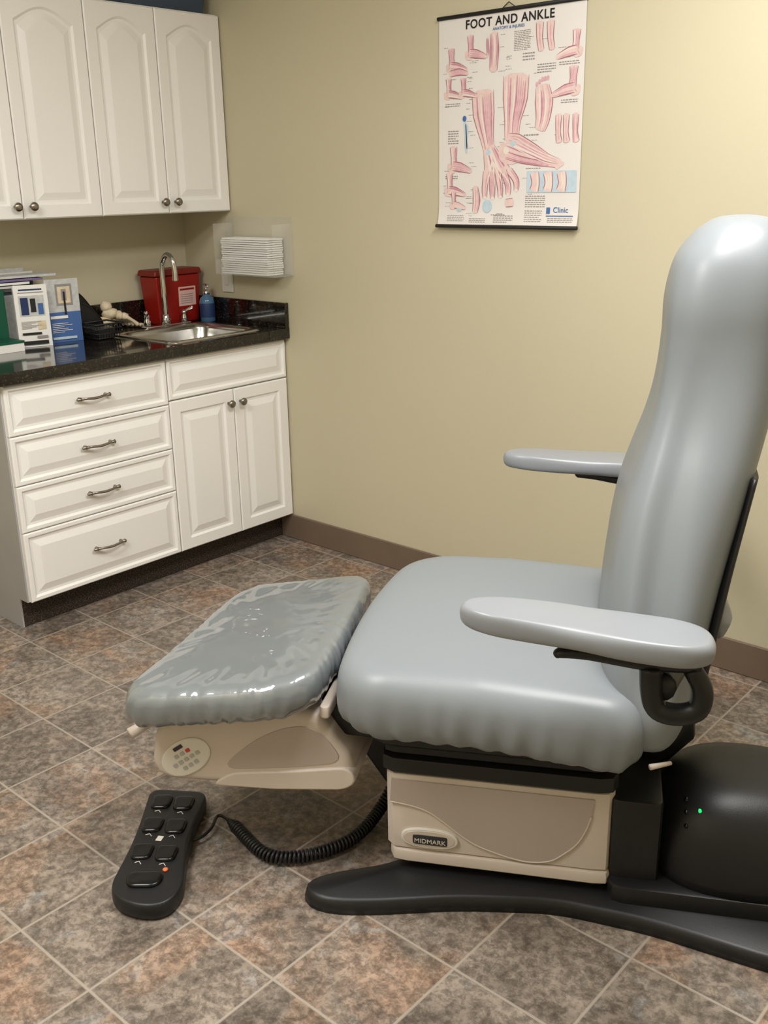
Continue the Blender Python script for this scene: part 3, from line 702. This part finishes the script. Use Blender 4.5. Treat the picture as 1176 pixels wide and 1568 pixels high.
def arm(sg,nm):
    far=sg>0
    vf=(lambda v: 2*VC-v+.03) if far else (lambda v:v)
    du=.032 if far else .008
    pts=[(.018,-.532),(-.02,-.492),(-.15,-.484),(-.30,-.500),(-.405,-.515),(-.425,-.570),(-.405,-.625),(-.30,-.628),(-.15,-.600),(-.02,-.576)]
    P=round_poly([(u+du,vf(v)) for u,v in pts],[.05]*10,140)
    lift=.016 if far else .010
    slab('armrest_'+nm,P,lambda u,v:.728+lift-(lift+.006)*min(1,max(0,-u)/.4),.040,.019,M['arm'],ch,crown=.004)
    y=vf
    tube('arm_horn_'+nm,[loc(-.155,y(-.575),.710),loc(-.165,y(-.575),.716),loc(-.21,y(-.57),.716),loc(-.30,y(-.565),.708),loc(-.39,y(-.56),.706)],[.009,.013,.016,.022,.020],M['blk'],ch,flat=.75,smooth_n=4)
    tube('arm_loop_'+nm,[loc(-.312,y(-.57),.70),loc(-.316,y(-.572),.65),loc(-.328,y(-.572),.622),loc(-.362,y(-.572),.616),loc(-.392,y(-.572),.630),loc(-.396,y(-.57),.665),loc(-.378,y(-.565),.70)],[.020,.019,.019,.019,.019,.018,.016],M['blk'],ch,smooth_n=5)
    tube('arm_bar_'+nm,[loc(-.33,y(-.575),.665),loc(-.35,y(-.50),.66),loc(-.39,y(-.36),.64),loc(-.41,y(-.28),.62)],[.024,.024,.024,.024],M['blk'],ch,smooth_n=4)
arm(-1,'near'); arm(1,'far')
# ------------------------------------------------------------------ foot control
fp=empty('foot_control_pedal',(2.434,-1.061,0),RZC)
P=round_poly([(.848,-.142),(.700,-.128),(.674,-.32),(.612,-.50),(.66,-.560),(.775,-.532),(.802,-.33)],[.03,.03,.1,.05,.07,.05,.1],140)
slab('pedal_housing',P,lambda u,v:.001,.040,.010,M['blk'],fp,crown=.003)
def fpos(s,t):
    a=Vector((.838,-.155)).lerp(Vector((.765,-.53)),t); b=Vector((.712,-.145)).lerp(Vector((.635,-.52)),t); return a.lerp(b,s)
ax=Vector((-.075,-.37)).normalized(); px=Vector((ax.y,-ax.x))
for k,(s,t) in enumerate([(.28,.12),(.72,.12),(.28,.36),(.72,.36),(.28,.62),(.72,.62)]):
    q=fpos(s,t); rr=round_poly([q+px*a+ax*b for a,b in ((-.026,-.024),(.026,-.024),(.022,.030),(-.022,.030))],.014,40)
    slab('pedal_button_%d'%k,rr,lambda u,v:.037,.013,.007,M['blkg'],fp,crown=.001)
    q=fpos(s,t+.10); tube('pedal_icon_%d'%k,[(-(q.x-.008),q.y-.004,.0432),(-q.x,q.y+.004,.0432),(-(q.x+.008),q.y-.002,.0432)],.0010,M['label'],fp,seg=6)
q=fpos(.5,.86); rr=round_poly([q+px*a+ax*b for a,b in ((-.042,-.022),(.042,-.022),(.036,.028),(-.036,.028))],.022,40)
slab('pedal_program_button',rr,lambda u,v:.038,.012,.008,M['blkg'],fp,crown=.002)
q=fpos(.80,.77); lathe('pedal_led',(-q.x,q.y,.043),[(.006,0),(.006,.004),(.003,.005)],M['orange'],fp,seg=12)
q=fpos(.5,.49); box('pedal_tag',-q.x-.007,-q.x+.007,q.y-.009,q.y+.009,.043,.0442,M['label'],fp)
path=catmull([(-.69,-.30,.020),(-.662,-.28,.018),(-.650,-.24,.018),(-.650,-.19,.018),(-.60,-.22,.018),(-.50,-.305,.018),(-.43,-.31,.018),(-.355,-.268,.018),(-.30,-.20,.018),(-.265,-.10,.03),(-.235,-.02,.08),(-.21,0,.12)],40)
hel=[];ang=0
for i,p in enumerate(path):
    t=(path[min(i+1,len(path)-1)]-path[max(i-1,0)]).normalized(); a=Vector((0,0,1)); s=t.cross(a).normalized(); up=s.cross(t)
    f_=i/len(path); R=.0120*min(1,max(0,(f_-.33)/.04))*min(1,max(0,(.93-f_)/.04))
    hel.append((p,s,up,R))
pts=[]
for i in range(len(hel)-1):
    p0,s,up,R=hel[i]; p1=hel[i+1][0]
    for k in range(5):
        p=p0.lerp(p1,k/5); L_=(p1-p0).length/5; ang+=2*math.pi*L_/.0095; pts.append(p+(s*math.cos(ang)+up*math.sin(ang))*R)
tube('coiled_cord',pts,.0040,M['blk'],fp,seg=6)
# ------------------------------------------------------------------ lights
def troffer(x,y,w,d,power,col=(1,.98,.955)):
    e=empty('ceiling_light')
    box('lens',x-w/2,x+w/2,y-d/2,y+d/2,RZ-.012,RZ-.008,M['lens'],e)
    for a in ((x-w/2-.02,x-w/2,y-d/2-.02,y+d/2+.02),(x+w/2,x+w/2+.02,y-d/2-.02,y+d/2+.02),(x-w/2,x+w/2,y-d/2-.02,y-d/2),(x-w/2,x+w/2,y+d/2,y+d/2+.02)):
        box('frame',*a,RZ-.02,RZ-.001,M['label'],e)
    l=bpy.data.lights.new('tube_light','AREA'); l.shape='RECTANGLE'; l.size=w; l.size_y=d; l.energy=power; l.color=col
    o=bpy.data.objects.new('tube_light',l); o.location=(x,y,RZ-.03); COL.objects.link(o); o.parent=e
troffer(2.95,-1.22,.6,1.2,50)
troffer(1.95,-2.85,.6,1.2,48)
w=bpy.data.worlds.new('world'); scene.world=w; w.use_nodes=True; w.node_tree.nodes['Background'].inputs[0].default_value=(.8,.8,.8,1); w.node_tree.nodes['Background'].inputs[1].default_value=.3
# ------------------------------------------------------------------ camera
yaw,th,ro=-0.7273,0.3203,-0.0188
F=Vector((math.sin(yaw)*math.cos(th),math.cos(yaw)*math.cos(th),-math.sin(th)))
R0=Vector((math.cos(yaw),-math.sin(yaw),0)); U0=R0.cross(F); R=R0*math.cos(ro)+U0*math.sin(ro); U=R.cross(F)
cd=bpy.data.cameras.new('camera'); cam=bpy.data.objects.new('camera',cd); COL.objects.link(cam)
cd.sensor_fit='VERTICAL'; cd.sensor_height=36; cd.lens=1526.94/1568*36; cd.clip_start=.05
Mx=Matrix((R,U,-F)).transposed().to_4x4(); Mx.translation=Vector((3.6491,-2.8173,1.4768)); cam.matrix_world=Mx
scene.camera=cam
scene.view_settings.view_transform='Standard'
scene.view_settings.exposure=0
